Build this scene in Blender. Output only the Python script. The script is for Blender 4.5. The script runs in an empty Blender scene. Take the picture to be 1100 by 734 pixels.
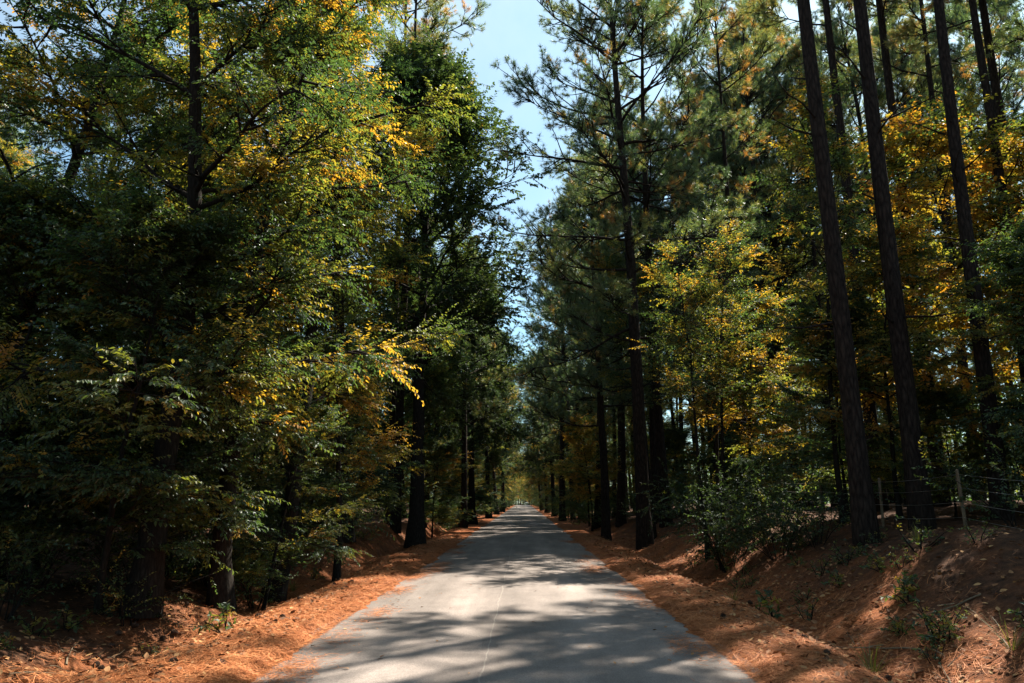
import bpy, math
import numpy as np
from math import radians, sin, cos, pi

scene = bpy.context.scene
C = scene.collection
UP = np.array([0.0, 0.0, 1.0])


def rng_(s):
    return np.random.default_rng(s)


# ------------------------------------------------------------------ scene graph helpers
def link(o, parent=None):
    C.objects.link(o)
    if parent is not None:
        o.parent = parent
    return o


def tag(o, label=None, cat=None, group=None, kind=None):
    for k, v in (("label", label), ("category", cat), ("group", group), ("kind", kind)):
        if v:
            o[k] = v
    return o


def obj(name, mesh, parent=None):
    return link(bpy.data.objects.new(name, mesh), parent)


def empty(name, loc, rz=0.0, sc=1.0, tilt=(0, 0)):
    o = bpy.data.objects.new(name, None)
    o.empty_display_size = 0.3
    o.location = loc
    o.rotation_euler = (tilt[0], tilt[1], rz)
    o.scale = (sc, sc, sc) if not isinstance(sc, tuple) else sc
    return link(o)


# ------------------------------------------------------------------ mesh helpers
class Geo:
    """Collects quads and triangles with a per-face tint."""

    def __init__(self):
        self.v, self.q, self.t, self.qt, self.tt, self.n = [], [], [], [], [], 0

    def add(self, v, q=None, t=None, tint=0.0):
        v = np.asarray(v, float).reshape(-1, 3)
        self.v.append(v)
        for f, L, T in ((q, self.q, self.qt), (t, self.t, self.tt)):
            if f is not None and len(f):
                f = np.asarray(f, np.int64)
                L.append(f + self.n)
                T.append(np.broadcast_to(np.asarray(tint, float), (len(f),)))
        self.n += len(v)

    def merge(self, g):
        for v in g.v:
            self.v.append(v)
        for f in g.q:
            self.q.append(f + self.n)
        for f in g.t:
            self.t.append(f + self.n)
        self.qt += g.qt
        self.tt += g.tt
        self.n += g.n

    def mesh(self, name, mat, smooth=False):
        v = np.concatenate(self.v)
        q = np.concatenate(self.q) if self.q else np.zeros((0, 4), np.int64)
        t = np.concatenate(self.t) if self.t else np.zeros((0, 3), np.int64)
        tint = np.concatenate(self.qt + self.tt)
        me = bpy.data.meshes.new(name)
        nl = q.size + t.size
        npo = len(q) + len(t)
        me.vertices.add(len(v))
        me.vertices.foreach_set("co", v.astype(np.float32).ravel())
        me.loops.add(nl)
        me.loops.foreach_set("vertex_index", np.concatenate([q.ravel(), t.ravel()]).astype(np.int32))
        me.polygons.add(npo)
        tot = np.concatenate([np.full(len(q), 4), np.full(len(t), 3)]).astype(np.int32)
        st = np.concatenate([[0], np.cumsum(tot)[:-1]]).astype(np.int32)
        me.polygons.foreach_set("loop_start", st)
        me.polygons.foreach_set("loop_total", tot)
        me.polygons.foreach_set("use_smooth", np.full(npo, smooth, bool))
        at = me.attributes.new("tint", "FLOAT", "FACE")
        at.data.foreach_set("value", tint.astype(np.float32))
        me.update(calc_edges=True)
        me.materials.append(mat)
        return me


def unit(a):
    return a / np.maximum(np.linalg.norm(a, axis=-1, keepdims=True), 1e-9)


def grow(rng, p, d, L, seg, wander=0.1, up=0.0):
    """N paths of seg segments from p along d; up may be one value or one per segment."""
    p, d = np.asarray(p, float), unit(np.asarray(d, float))
    L = np.broadcast_to(np.asarray(L, float), (len(p),))
    pts = np.empty((len(p), seg + 1, 3))
    pts[:, 0] = p
    ups = np.broadcast_to(np.asarray(up, float), (seg,))
    for s in range(seg):
        d = d + rng.normal(0, wander, d.shape)
        d[:, 2] += ups[s]
        d = unit(d)
        pts[:, s + 1] = pts[:, s] + d * (L / seg)[:, None]
    return pts


def along(pts, idx, t):
    """Points and tangents on paths idx at fractions t."""
    S = pts.shape[1] - 1
    f = np.clip(t, 0, 0.9999) * S
    i = f.astype(int)
    a, b = pts[idx, i], pts[idx, i + 1]
    return a + (b - a) * (f - i)[:, None], unit(b - a)


def tubes(pts, r0, r1, k=6, power=1.0, flare=0.0):
    N, S = pts.shape[0], pts.shape[1]
    tan = np.empty_like(pts)
    tan[:, 1:-1] = pts[:, 2:] - pts[:, :-2]
    tan[:, 0] = pts[:, 1] - pts[:, 0]
    tan[:, -1] = pts[:, -1] - pts[:, -2]
    tan = unit(tan)
    ref = np.where(np.abs(tan[:, :1, 2:3]) > 0.8, np.array([1.0, 0, 0]), UP)
    a = unit(np.cross(tan, np.broadcast_to(ref, tan.shape)))
    b = np.cross(tan, a)
    s = np.linspace(0, 1, S)
    r0 = np.broadcast_to(np.asarray(r0, float), (N,))[:, None]
    r1 = np.broadcast_to(np.asarray(r1, float), (N,))[:, None]
    r = r0 + (r1 - r0) * s[None] ** power
    if flare:
        r = r * (1 + flare * np.exp(-s[None] * 34))
    th = np.linspace(0, 2 * pi, k, endpoint=False)
    ring = a[:, :, None] * np.cos(th)[None, None, :, None] + b[:, :, None] * np.sin(th)[None, None, :, None]
    v = pts[:, :, None] + ring * r[:, :, None, None]
    base = np.arange(N * S).reshape(N, S)[:, :-1, None] * k
    j = np.arange(k)
    jn = (j + 1) % k
    q = np.stack([base + j, base + jn, base + k + jn, base + k + j], -1).reshape(-1, 4)
    return v.reshape(-1, 3), q


def leaf_faces(rng, p, d, n, L, w=0.5, fold=0.25, curl=0.15):
    """Pointed leaves folded along the midrib: six points, two quads each."""
    N = len(p)
    d = unit(d)
    n = unit(n - d * (n * d).sum(-1, keepdims=True))
    s = np.cross(d, n)
    L = np.broadcast_to(np.asarray(L, float), (N,))[:, None]
    W = L * w * 0.5
    f = W * fold
    cu = L * curl
    v = np.empty((N, 6, 3))
    v[:, 0] = p
    v[:, 1] = p + d * L - n * cu
    v[:, 2] = p + d * L * 0.30 + s * W + n * f
    v[:, 3] = p + d * L * 0.68 + s * W * 0.72 + n * (f * 0.7 - cu * 0.45)
    v[:, 4] = p + d * L * 0.30 - s * W + n * f
    v[:, 5] = p + d * L * 0.68 - s * W * 0.72 + n * (f * 0.7 - cu * 0.45)
    b = np.arange(N)[:, None] * 6
    q = np.concatenate([b + np.array([0, 2, 3, 1]), b + np.array([0, 1, 5, 4])])
    return v.reshape(-1, 3), q


def side_dirs(rng, tan, ang, flat=0.6, sign=None):
    """Directions leaving tan at angle ang, mostly within the horizontal plane when flat is near 1."""
    N = len(tan)
    s = unit(np.cross(tan, UP) + rng.normal(0, 1e-3, tan.shape))
    u = np.cross(s, tan)
    if sign is None:
        sign = rng.choice([-1, 1], N)
    roll = rng.normal(0, 1, N) * (1 - flat) * 1.6
    lat = s * (np.cos(roll) * sign)[:, None] + u * np.sin(roll)[:, None]
    a = np.broadcast_to(ang, (N,))[:, None]
    return unit(tan * np.cos(a) + lat * np.sin(a))


# ------------------------------------------------------------------ materials
def mat_new(name):
    m = bpy.data.materials.new(name)
    m.use_nodes = True
    nt = m.node_tree
    nt.nodes.clear()
    return m, nt, nt.nodes, nt.links


def nd(nodes, t, **kw):
    n = nodes.new(t)
    for k, v in kw.items():
        if k in n.inputs.keys():
            n.inputs[k].default_value = v
        else:
            setattr(n, k, v)
    return n


def ramp(nodes, stops):
    r = nodes.new("ShaderNodeValToRGB")
    e = r.color_ramp.elements
    while len(e) < len(stops):
        e.new(0.5)
    for x, (p, c) in zip(e, stops):
        x.position = p
        x.color = (*c, 1)
    return r


def leaf_material(name, stops, trans=0.45, gloss=0.06, rough=0.38, spread=0.16, trans_boost=1.5):
    m, nt, N, L = mat_new(name)
    at = nd(N, "ShaderNodeAttribute", attribute_name="tint")
    geo = nd(N, "ShaderNodeNewGeometry")
    oi = nd(N, "ShaderNodeObjectInfo")
    a = nd(N, "ShaderNodeMath", operation="MULTIPLY_ADD")
    a.inputs[1].default_value = spread
    L.new(geo.outputs["Random Per Island"], a.inputs[0])
    L.new(at.outputs["Fac"], a.inputs[2])
    b = nd(N, "ShaderNodeMath", operation="MULTIPLY_ADD")
    b.inputs[1].default_value = 0.10
    L.new(oi.outputs["Random"], b.inputs[0])
    L.new(a.outputs[0], b.inputs[2])
    c = nd(N, "ShaderNodeMath", operation="SUBTRACT")
    c.inputs[1].default_value = spread / 2 + 0.05
    L.new(b.outputs[0], c.inputs[0])
    r = ramp(N, stops)
    L.new(c.outputs[0], r.inputs[0])
    dif = nd(N, "ShaderNodeBsdfDiffuse")
    L.new(r.outputs[0], dif.inputs[0])
    tc = nd(N, "ShaderNodeVectorMath", operation="MULTIPLY")
    tc.inputs[1].default_value = (trans_boost, trans_boost, trans_boost * 0.45)
    L.new(r.outputs[0], tc.inputs[0])
    tr = nd(N, "ShaderNodeBsdfTranslucent")
    L.new(tc.outputs[0], tr.inputs[0])
    mx = nd(N, "ShaderNodeMixShader")
    mx.inputs[0].default_value = trans
    L.new(dif.outputs[0], mx.inputs[1])
    L.new(tr.outputs[0], mx.inputs[2])
    gl = nd(N, "ShaderNodeBsdfGlossy", Roughness=rough)
    gl.inputs[0].default_value = (0.9, 0.95, 1.0, 1)
    lw = nd(N, "ShaderNodeLayerWeight", Blend=0.25)
    gm = nd(N, "ShaderNodeMath", operation="MULTIPLY_ADD")
    gm.inputs[1].default_value = gloss * 2.5
    gm.inputs[2].default_value = gloss * 0.6
    L.new(lw.outputs["Fresnel"], gm.inputs[0])
    m2 = nd(N, "ShaderNodeMixShader")
    L.new(gm.outputs[0], m2.inputs[0])
    L.new(mx.outputs[0], m2.inputs[1])
    L.new(gl.outputs[0], m2.inputs[2])
    out = nd(N, "ShaderNodeOutputMaterial")
    L.new(m2.outputs[0], out.inputs[0])
    return m


def bark_material(name, dark, light, scale=(9, 9, 2.2), bump=0.6):
    m, nt, N, L = mat_new(name)
    tc = nd(N, "ShaderNodeTexCoord")
    mp = nd(N, "ShaderNodeMapping")
    mp.inputs["Scale"].default_value = scale
    L.new(tc.outputs["Object"], mp.inputs[0])
    vo = nd(N, "ShaderNodeTexVoronoi", feature="DISTANCE_TO_EDGE", Scale=1.6)
    L.new(mp.outputs[0], vo.inputs["Vector"])
    no = nd(N, "ShaderNodeTexNoise", Scale=2.4, Detail=8.0, Roughness=0.7)
    L.new(mp.outputs[0], no.inputs["Vector"])
    mu = nd(N, "ShaderNodeMath", operation="MULTIPLY_ADD")
    mu.inputs[1].default_value = 0.9
    L.new(vo.outputs["Distance"], mu.inputs[0])
    L.new(no.outputs["Fac"], mu.inputs[2])
    r = ramp(N, [(0.35, dark), (0.95, light)])
    L.new(mu.outputs[0], r.inputs[0])
    bu = nd(N, "ShaderNodeBump", Strength=bump, Distance=0.03)
    L.new(mu.outputs[0], bu.inputs["Height"])
    bs = nd(N, "ShaderNodeBsdfPrincipled", Roughness=0.95)
    bs.inputs["Specular IOR Level"].default_value = 0.1
    L.new(r.outputs[0], bs.inputs["Base Color"])
    L.new(bu.outputs[0], bs.inputs["Normal"])
    out = nd(N, "ShaderNodeOutputMaterial")
    L.new(bs.outputs[0], out.inputs[0])
    return m


def plain_material(name, stops, rough=0.9, scale=30.0, metal=0.0, spec=0.2):
    """Colour from noise plus a per-island shift."""
    m, nt, N, L = mat_new(name)
    tc = nd(N, "ShaderNodeTexCoord")
    no = nd(N, "ShaderNodeTexNoise", Scale=scale, Detail=5.0)
    L.new(tc.outputs["Object"], no.inputs["Vector"])
    ge = nd(N, "ShaderNodeNewGeometry")
    mi = nd(N, "ShaderNodeMath", operation="MULTIPLY_ADD")
    mi.inputs[1].default_value = 0.5
    L.new(no.outputs["Fac"], mi.inputs[0])
    hf = nd(N, "ShaderNodeMath", operation="MULTIPLY")
    hf.inputs[1].default_value = 0.5
    L.new(ge.outputs["Random Per Island"], hf.inputs[0])
    L.new(hf.outputs[0], mi.inputs[2])
    r = ramp(N, stops)
    L.new(mi.outputs[0], r.inputs[0])
    bs = nd(N, "ShaderNodeBsdfPrincipled", Roughness=rough, Metallic=metal)
    bs.inputs["Specular IOR Level"].default_value = spec
    L.new(r.outputs[0], bs.inputs["Base Color"])
    out = nd(N, "ShaderNodeOutputMaterial")
    L.new(bs.outputs[0], out.inputs[0])
    return m


GREEN = [(0.0, (0.022, 0.050, 0.026)), (0.32, (0.050, 0.088, 0.032)), (0.56, (0.135, 0.150, 0.032)), (0.74, (0.27, 0.20, 0.034)), (0.92, (0.36, 0.22, 0.036)), (1.0, (0.36, 0.18, 0.03))]
M_LEAF = leaf_material("broad_leaf", GREEN, trans=0.52, gloss=0.04, rough=0.5, spread=0.12, trans_boost=1.9)
M_LEAF_DARK = leaf_material("waxy_leaf", [(0.0, (0.024, 0.044, 0.022)), (0.5, (0.045, 0.072, 0.026)), (0.8, (0.13, 0.14, 0.035)), (1.0, (0.24, 0.15, 0.03))], trans=0.46, gloss=0.03, rough=0.5, trans_boost=1.8)
M_NEEDLE = leaf_material("pine_needle", [(0.0, (0.032, 0.066, 0.048)), (0.42, (0.072, 0.118, 0.070)), (0.66, (0.18, 0.175, 0.065)), (0.86, (0.33, 0.19, 0.07)), (1.0, (0.34, 0.16, 0.06))], trans=0.55, gloss=0.05, rough=0.45, spread=0.2, trans_boost=1.7)
M_BARK = bark_material("pine_bark", (0.006, 0.005, 0.0045), (0.046, 0.034, 0.028), bump=1.0)
M_BARK2 = bark_material("grey_bark", (0.008, 0.007, 0.006), (0.032, 0.027, 0.023), scale=(14, 14, 3.5), bump=0.4)

# ------------------------------------------------------------------ terrain
XC, HW = -0.175, 2.2
_r = rng_(3)
_WAV = [(_r.uniform(0, 2 * pi), l, a, _r.uniform(0, 2 * pi)) for l, a in ((9, .10), (5.5, .07), (3.1, .045), (1.7, .03), (1.0, .018), (.62, .012), (.4, .008), (7.3, .08), (2.3, .03), (1.3, .02))]


def bumps(x, y):
    z = np.zeros_like(x)
    for th, l, a, ph in _WAV:
        z = z + a * np.sin((x * cos(th) + y * sin(th)) * 2 * pi / l + ph + 0.8 * np.sin((x * sin(th) - y * cos(th)) * 2 * pi / (l * 2.3)))
    return z


def sst(a, b, x):
    t = np.clip((x - a) / (b - a), 0, 1)
    return t * t * (3 - 2 * t)


def road_z(y):
    return -np.maximum(np.asarray(y, float) - 225, 0) ** 2 / 1600.0


def road_x(y):
    return XC - np.maximum(np.asarray(y, float) - 225, 0) ** 2 / 500.0


def ground_z(x, y):
    x, y = np.asarray(x, float), np.asarray(y, float)
    u = x - road_x(y)
    edge = 0.10 * np.sin(y * 0.9 + np.sign(x)) + 0.08 * np.sin(y * 2.1 + 1 + 2 * np.sign(x)) + 0.045 * np.sin(y * 5.3 + 2 + x) + 0.035 * np.sin(y * 13.7 + x * 5) + 0.02 * np.sin(y * 29.0 + x * 9)
    a = np.abs(u) - edge * 0.9
    z = -0.10 + 0.15 * sst(HW - 0.22, HW + 0.26, a)                    # straw laps on to the road edge
    far = sst(45, 75, y)
    b = bumps(x, y)
    # right bank
    r = -0.30 * sst(3.25, 4.1, u) + (1.36 - 0.45 * sst(20, 40, y)) * (0.72 + 0.28 * sst(8, 12, y)) * sst(3.75, 7.2, u + 0.3 * b) + 0.45 * sst(6.2, 14, u)
    # left bank: shallow ditch, floor rising further off
    hl = 0.38 + 0.34 * sst(13, 21, y)
    l = -0.33 * sst(3.25, 4.3, -u) + hl * sst(4.5 - 0.5 * sst(13, 20, y), 6.4 - 1.1 * sst(13, 20, y), -u + 0.4 * b) + 0.45 * sst(7, 16, -u)
    side = np.where(u > 0, r - 0.5 * b * sst(2.9, 4.6, u), l) * (1 - 0.55 * far)
    return z + side + b * (0.12 + 0.88 * sst(2.9, 4.6, np.abs(u))) * sst(1.9, 2.6, np.abs(u)) + road_z(y)


def gz(x, y):
    return float(ground_z(np.array([x]), np.array([y]))[0])


def grid_mesh(name, X, Y, Z, mat, smooth=True):
    ny, nx = X.shape
    g = Geo()
    i = np.arange(ny * nx).reshape(ny, nx)
    q = np.stack([i[:-1, :-1], i[:-1, 1:], i[1:, 1:], i[1:, :-1]], -1).reshape(-1, 4)
    g.add(np.stack([X, Y, Z], -1).reshape(-1, 3), q)
    return g.mesh(name, mat, smooth)


def straw_ground_material():
    m, nt, N, L = mat_new("pine_straw_ground")
    tc = nd(N, "ShaderNodeTexCoord")
    P = tc.outputs["Object"]
    n1 = nd(N, "ShaderNodeTexNoise", Scale=1.1, Detail=7.0, Roughness=0.62)
    L.new(P, n1.inputs["Vector"])
    # fibres: noise stretched in three directions
    hs = []
    for k, ang in enumerate((0.3, 1.35, 2.5)):
        mp = nd(N, "ShaderNodeMapping")
        mp.inputs["Rotation"].default_value = (0, 0, ang)
        mp.inputs["Scale"].default_value = (7, 95, 20)
        L.new(P, mp.inputs[0])
        nf = nd(N, "ShaderNodeTexNoise", Scale=1.0, Detail=3.0, Roughness=0.6, Distortion=0.6)
        L.new(mp.outputs[0], nf.inputs["Vector"])
        hs.append(nf.outputs["Fac"])
    mx = nd(N, "ShaderNodeMath", operation="MAXIMUM")
    L.new(hs[0], mx.inputs[0]); L.new(hs[1], mx.inputs[1])
    mx2 = nd(N, "ShaderNodeMath", operation="MAXIMUM")
    L.new(mx.outputs[0], mx2.inputs[0]); L.new(hs[2], mx2.inputs[1])
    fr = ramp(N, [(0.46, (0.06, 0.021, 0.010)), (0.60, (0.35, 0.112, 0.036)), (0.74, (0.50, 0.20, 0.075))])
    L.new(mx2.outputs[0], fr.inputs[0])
    # forest litter, its brown darkened to stand in for the woodland shade
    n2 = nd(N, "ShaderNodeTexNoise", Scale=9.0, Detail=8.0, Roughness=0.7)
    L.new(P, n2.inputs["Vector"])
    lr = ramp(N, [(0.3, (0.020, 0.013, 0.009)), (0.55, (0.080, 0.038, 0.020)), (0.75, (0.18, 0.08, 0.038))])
    L.new(n2.outputs["Fac"], lr.inputs[0])
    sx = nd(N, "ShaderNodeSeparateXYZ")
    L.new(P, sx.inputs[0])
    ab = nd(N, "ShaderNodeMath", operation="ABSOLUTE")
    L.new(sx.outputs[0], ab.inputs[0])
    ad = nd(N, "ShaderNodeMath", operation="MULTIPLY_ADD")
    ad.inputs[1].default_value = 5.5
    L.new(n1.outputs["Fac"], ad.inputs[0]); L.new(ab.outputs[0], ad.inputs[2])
    bk = nd(N, "ShaderNodeMapRange")          # the fence bank carries the shade-darkened litter colour, straw only in patches
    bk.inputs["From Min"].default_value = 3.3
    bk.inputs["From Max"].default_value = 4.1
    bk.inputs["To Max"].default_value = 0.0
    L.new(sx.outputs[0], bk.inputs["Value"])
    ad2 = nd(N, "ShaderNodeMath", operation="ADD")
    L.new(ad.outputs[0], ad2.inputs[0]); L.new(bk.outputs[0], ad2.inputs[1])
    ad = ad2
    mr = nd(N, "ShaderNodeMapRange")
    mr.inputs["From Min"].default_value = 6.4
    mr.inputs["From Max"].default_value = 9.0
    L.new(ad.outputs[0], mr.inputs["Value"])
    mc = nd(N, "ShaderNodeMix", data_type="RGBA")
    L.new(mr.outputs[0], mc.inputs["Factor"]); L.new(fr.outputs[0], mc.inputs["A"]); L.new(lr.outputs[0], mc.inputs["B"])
    # soil showing through
    n3 = nd(N, "ShaderNodeTexNoise", Scale=2.7, Detail=9.0, Roughness=0.65)
    L.new(P, n3.inputs["Vector"])
    sr = nd(N, "ShaderNodeMapRange")
    sr.inputs["From Min"].default_value = 0.52
    sr.inputs["From Max"].default_value = 0.68
    sr.inputs["To Max"].default_value = 0.75
    L.new(n3.outputs["Fac"], sr.inputs["Value"])
    mc2 = nd(N, "ShaderNodeMix", data_type="RGBA")
    mc2.inputs["B"].default_value = (0.12, 0.055, 0.032, 1)
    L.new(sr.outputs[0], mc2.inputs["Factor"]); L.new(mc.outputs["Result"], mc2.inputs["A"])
    bu = nd(N, "ShaderNodeBump", Strength=0.8, Distance=0.03)
    L.new(mx2.outputs[0], bu.inputs["Height"])
    bu2 = nd(N, "ShaderNodeBump", Strength=0.5, Distance=0.08)
    L.new(n2.outputs["Fac"], bu2.inputs["Height"]); L.new(bu.outputs[0], bu2.inputs["Normal"])
    bs = nd(N, "ShaderNodeBsdfPrincipled", Roughness=0.9)
    bs.inputs["Specular IOR Level"].default_value = 0.15
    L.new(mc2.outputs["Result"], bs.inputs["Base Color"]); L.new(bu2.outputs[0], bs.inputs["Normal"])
    out = nd(N, "ShaderNodeOutputMaterial")
    L.new(bs.outputs[0], out.inputs[0])
    return m


def asphalt_material():
    m, nt, N, L = mat_new("weathered_asphalt")
    tc = nd(N, "ShaderNodeTexCoord")
    P = tc.outputs["Object"]
    n1 = nd(N, "ShaderNodeTexNoise", Scale=90.0, Detail=6.0, Roughness=0.75)
    L.new(P, n1.inputs["Vector"])
    mp = nd(N, "ShaderNodeMapping")
    mp.inputs["Scale"].default_value = (1.1, 0.16, 1)
    L.new(P, mp.inputs[0])
    n2 = nd(N, "ShaderNodeTexNoise", Scale=1.4, Detail=8.0, Roughness=0.6)
    L.new(mp.outputs[0], n2.inputs["Vector"])
    a = nd(N, "ShaderNodeMath", operation="MULTIPLY_ADD")
    a.inputs[1].default_value = 0.55
    L.new(n1.outputs["Fac"], a.inputs[0]); L.new(n2.outputs["Fac"], a.inputs[2])
    r = ramp(N, [(0.45, (0.088, 0.074, 0.066)), (0.78, (0.182, 0.155, 0.139)), (1.05, (0.27, 0.231, 0.207))])
    L.new(a.outputs[0], r.inputs[0])
    # fine pale cracks, few
    n3 = nd(N, "ShaderNodeTexNoise", Scale=0.7, Detail=3.0)
    L.new(P, n3.inputs["Vector"])
    wr = nd(N, "ShaderNodeVectorMath", operation="MULTIPLY_ADD")
    wr.inputs[1].default_value = (0.9, 0.9, 0.9)
    L.new(n3.outputs["Color"], wr.inputs[0]); L.new(P, wr.inputs[2])
    vo = nd(N, "ShaderNodeTexVoronoi", feature="DISTANCE_TO_EDGE", Scale=0.22)
    L.new(wr.outputs[0], vo.inputs["Vector"])
    cr = nd(N, "ShaderNodeMapRange")
    cr.inputs["From Min"].default_value = 0.0
    cr.inputs["From Max"].default_value = 0.0022
    cr.inputs["To Min"].default_value = 0.55
    cr.inputs["To Max"].default_value = 0.0
    L.new(vo.outputs["Distance"], cr.inputs["Value"])
    mc = nd(N, "ShaderNodeMix", data_type="RGBA")
    mc.inputs["B"].default_value = (0.10, 0.095, 0.09, 1)
    L.new(cr.outputs[0], mc.inputs["Factor"]); L.new(r.outputs[0], mc.inputs["A"])
    # pale paving seam, worn wheel tracks, stains
    sx = nd(N, "ShaderNodeSeparateXYZ")
    L.new(wr.outputs[0], sx.inputs[0])
    sp = nd(N, "ShaderNodeSeparateXYZ")
    L.new(P, sp.inputs[0])
    wob = nd(N, "ShaderNodeTexNoise", Scale=1.3, Detail=4.0)
    L.new(P, wob.inputs["Vector"])
    sm = nd(N, "ShaderNodeMath", operation="MULTIPLY_ADD")
    sm.inputs[1].default_value = 0.10
    L.new(wob.outputs["Fac"], sm.inputs[0]); L.new(sp.outputs[0], sm.inputs[2])
    sd = nd(N, "ShaderNodeMath", operation="ADD")
    sd.inputs[1].default_value = 0.335
    L.new(sm.outputs[0], sd.inputs[0])
    sab = nd(N, "ShaderNodeMath", operation="ABSOLUTE")
    L.new(sd.outputs[0], sab.inputs[0])
    sr = nd(N, "ShaderNodeMapRange")
    sr.inputs["From Min"].default_value = 0.004
    sr.inputs["From Max"].default_value = 0.011
    sr.inputs["To Min"].default_value = 0.3
    sr.inputs["To Max"].default_value = 0.0
    L.new(sab.outputs[0], sr.inputs["Value"])
    ms = nd(N, "ShaderNodeMix", data_type="RGBA")
    ms.inputs["B"].default_value = (0.42, 0.38, 0.34, 1)
    L.new(sr.outputs[0], ms.inputs["Factor"]); L.new(mc.outputs["Result"], ms.inputs["A"])
    ta = nd(N, "ShaderNodeMath", operation="ADD")
    ta.inputs[1].default_value = 0.175
    L.new(sp.outputs[0], ta.inputs[0])
    tb = nd(N, "ShaderNodeMath", operation="ABSOLUTE")
    L.new(ta.outputs[0], tb.inputs[0])
    tr2 = nd(N, "ShaderNodeMapRange", interpolation_type="SMOOTHSTEP")
    tsub = nd(N, "ShaderNodeMath", operation="SUBTRACT")
    tsub.inputs[1].default_value = 0.85
    L.new(tb.outputs[0], tsub.inputs[0])
    tabs = nd(N, "ShaderNodeMath", operation="ABSOLUTE")
    L.new(tsub.outputs[0], tabs.inputs[0])
    tr2.inputs["From Min"].default_value = 0.1
    tr2.inputs["From Max"].default_value = 0.5
    tr2.inputs["To Min"].default_value = 1.10
    tr2.inputs["To Max"].default_value = 0.90
    L.new(tabs.outputs[0], tr2.inputs["Value"])
    sn = nd(N, "ShaderNodeTexNoise", Scale=0.55, Detail=9.0, Roughness=0.7)
    L.new(P, sn.inputs["Vector"])
    snr = nd(N, "ShaderNodeMapRange")
    snr.inputs["From Min"].default_value = 0.35
    snr.inputs["From Max"].default_value = 0.65
    snr.inputs["To Min"].default_value = 0.78
    snr.inputs["To Max"].default_value = 1.12
    L.new(sn.outputs["Fac"], snr.inputs["Value"])
    mm = nd(N, "ShaderNodeMath", operation="MULTIPLY")
    L.new(tr2.outputs[0], mm.inputs[0]); L.new(snr.outputs[0], mm.inputs[1])
    sp2 = nd(N, "ShaderNodeTexVoronoi", Scale=120.0)
    L.new(P, sp2.inputs["Vector"])
    spr = nd(N, "ShaderNodeMapRange")
    spr.inputs["From Min"].default_value = 0.0
    spr.inputs["From Max"].default_value = 1.0
    spr.inputs["To Min"].default_value = 0.72
    spr.inputs["To Max"].default_value = 1.28
    spc = nd(N, "ShaderNodeSeparateColor")
    L.new(sp2.outputs["Color"], spc.inputs[0])
    L.new(spc.outputs[0], spr.inputs["Value"])
    mm2 = nd(N, "ShaderNodeMath", operation="MULTIPLY")
    L.new(mm.outputs[0], mm2.inputs[0]); L.new(spr.outputs[0], mm2.inputs[1])
    vm = nd(N, "ShaderNodeVectorMath", operation="SCALE")
    L.new(ms.outputs["Result"], vm.inputs[0]); L.new(mm2.outputs[0], vm.inputs["Scale"])
    bu = nd(N, "ShaderNodeBump", Strength=0.5, Distance=0.008)
    L.new(n1.outputs["Fac"], bu.inputs["Height"])
    bs = nd(N, "ShaderNodeBsdfPrincipled", Roughness=0.82)
    bs.inputs["Specular IOR Level"].default_value = 0.3
    L.new(vm.outputs[0], bs.inputs["Base Color"]); L.new(bu.outputs[0], bs.inputs["Normal"])
    out = nd(N, "ShaderNodeOutputMaterial")
    L.new(bs.outputs[0], out.inputs[0])
    return m


def spaced(lo, hi, step, growth):
    out, x = [lo], lo
    while x < hi:
        x += step
        step *= growth
        out.append(min(x, hi))
    return np.array(out)


pos = np.concatenate([np.arange(0, 1.8, 0.3), np.arange(1.8, 2.8, 0.055), np.arange(2.8, 7.2, 0.11), spaced(7.2, 420, 0.16, 1.13)])
xs = np.concatenate([-pos[::-1], pos[1:]]) + XC
ys = np.concatenate([-spaced(0.3, 120, 0.5, 1.25)[::-1], np.arange(0, 4.5, 0.5), np.arange(4.5, 16, 0.085), spaced(16, 700, 0.1, 1.018)])
GX, GY = np.meshgrid(xs, ys)
GX = GX + (road_x(GY) - XC)
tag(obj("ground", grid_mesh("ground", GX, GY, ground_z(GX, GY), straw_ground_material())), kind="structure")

rx = np.linspace(-HW - 0.25, HW + 0.25, 25)
ry = np.concatenate([np.arange(-20, 225, 2.5), np.arange(225, 330, 1.5)])
RX, RY = np.meshgrid(rx, ry)
RZ = 0.012 + 0.035 * (1 - (RX / HW) ** 2) + road_z(RY)
tag(obj("road", grid_mesh("road", RX + road_x(RY), RY, RZ, asphalt_material())), kind="structure")


def place_z(x, y, sink=0.06):
    return gz(x, y) - sink


# ------------------------------------------------------------------ tree builders
class Tree:
    """Meshes of one kind of tree: trunk, limbs (each its own mesh), crown, and trunk with limbs joined for far copies."""


def finish(t, trunk, limbs, crown, mb, ml, name):
    t.trunk = trunk.mesh("trunk", mb, True)
    t.limbs = [l.mesh("limb", mb, True) for l in limbs]
    allg = Geo()
    allg.merge(trunk)
    for l in limbs:
        allg.merge(l)
    t.joined = allg.mesh("trunk", mb, True)
    t.crown = crown.mesh("crown", ml, False)
    return t


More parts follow.
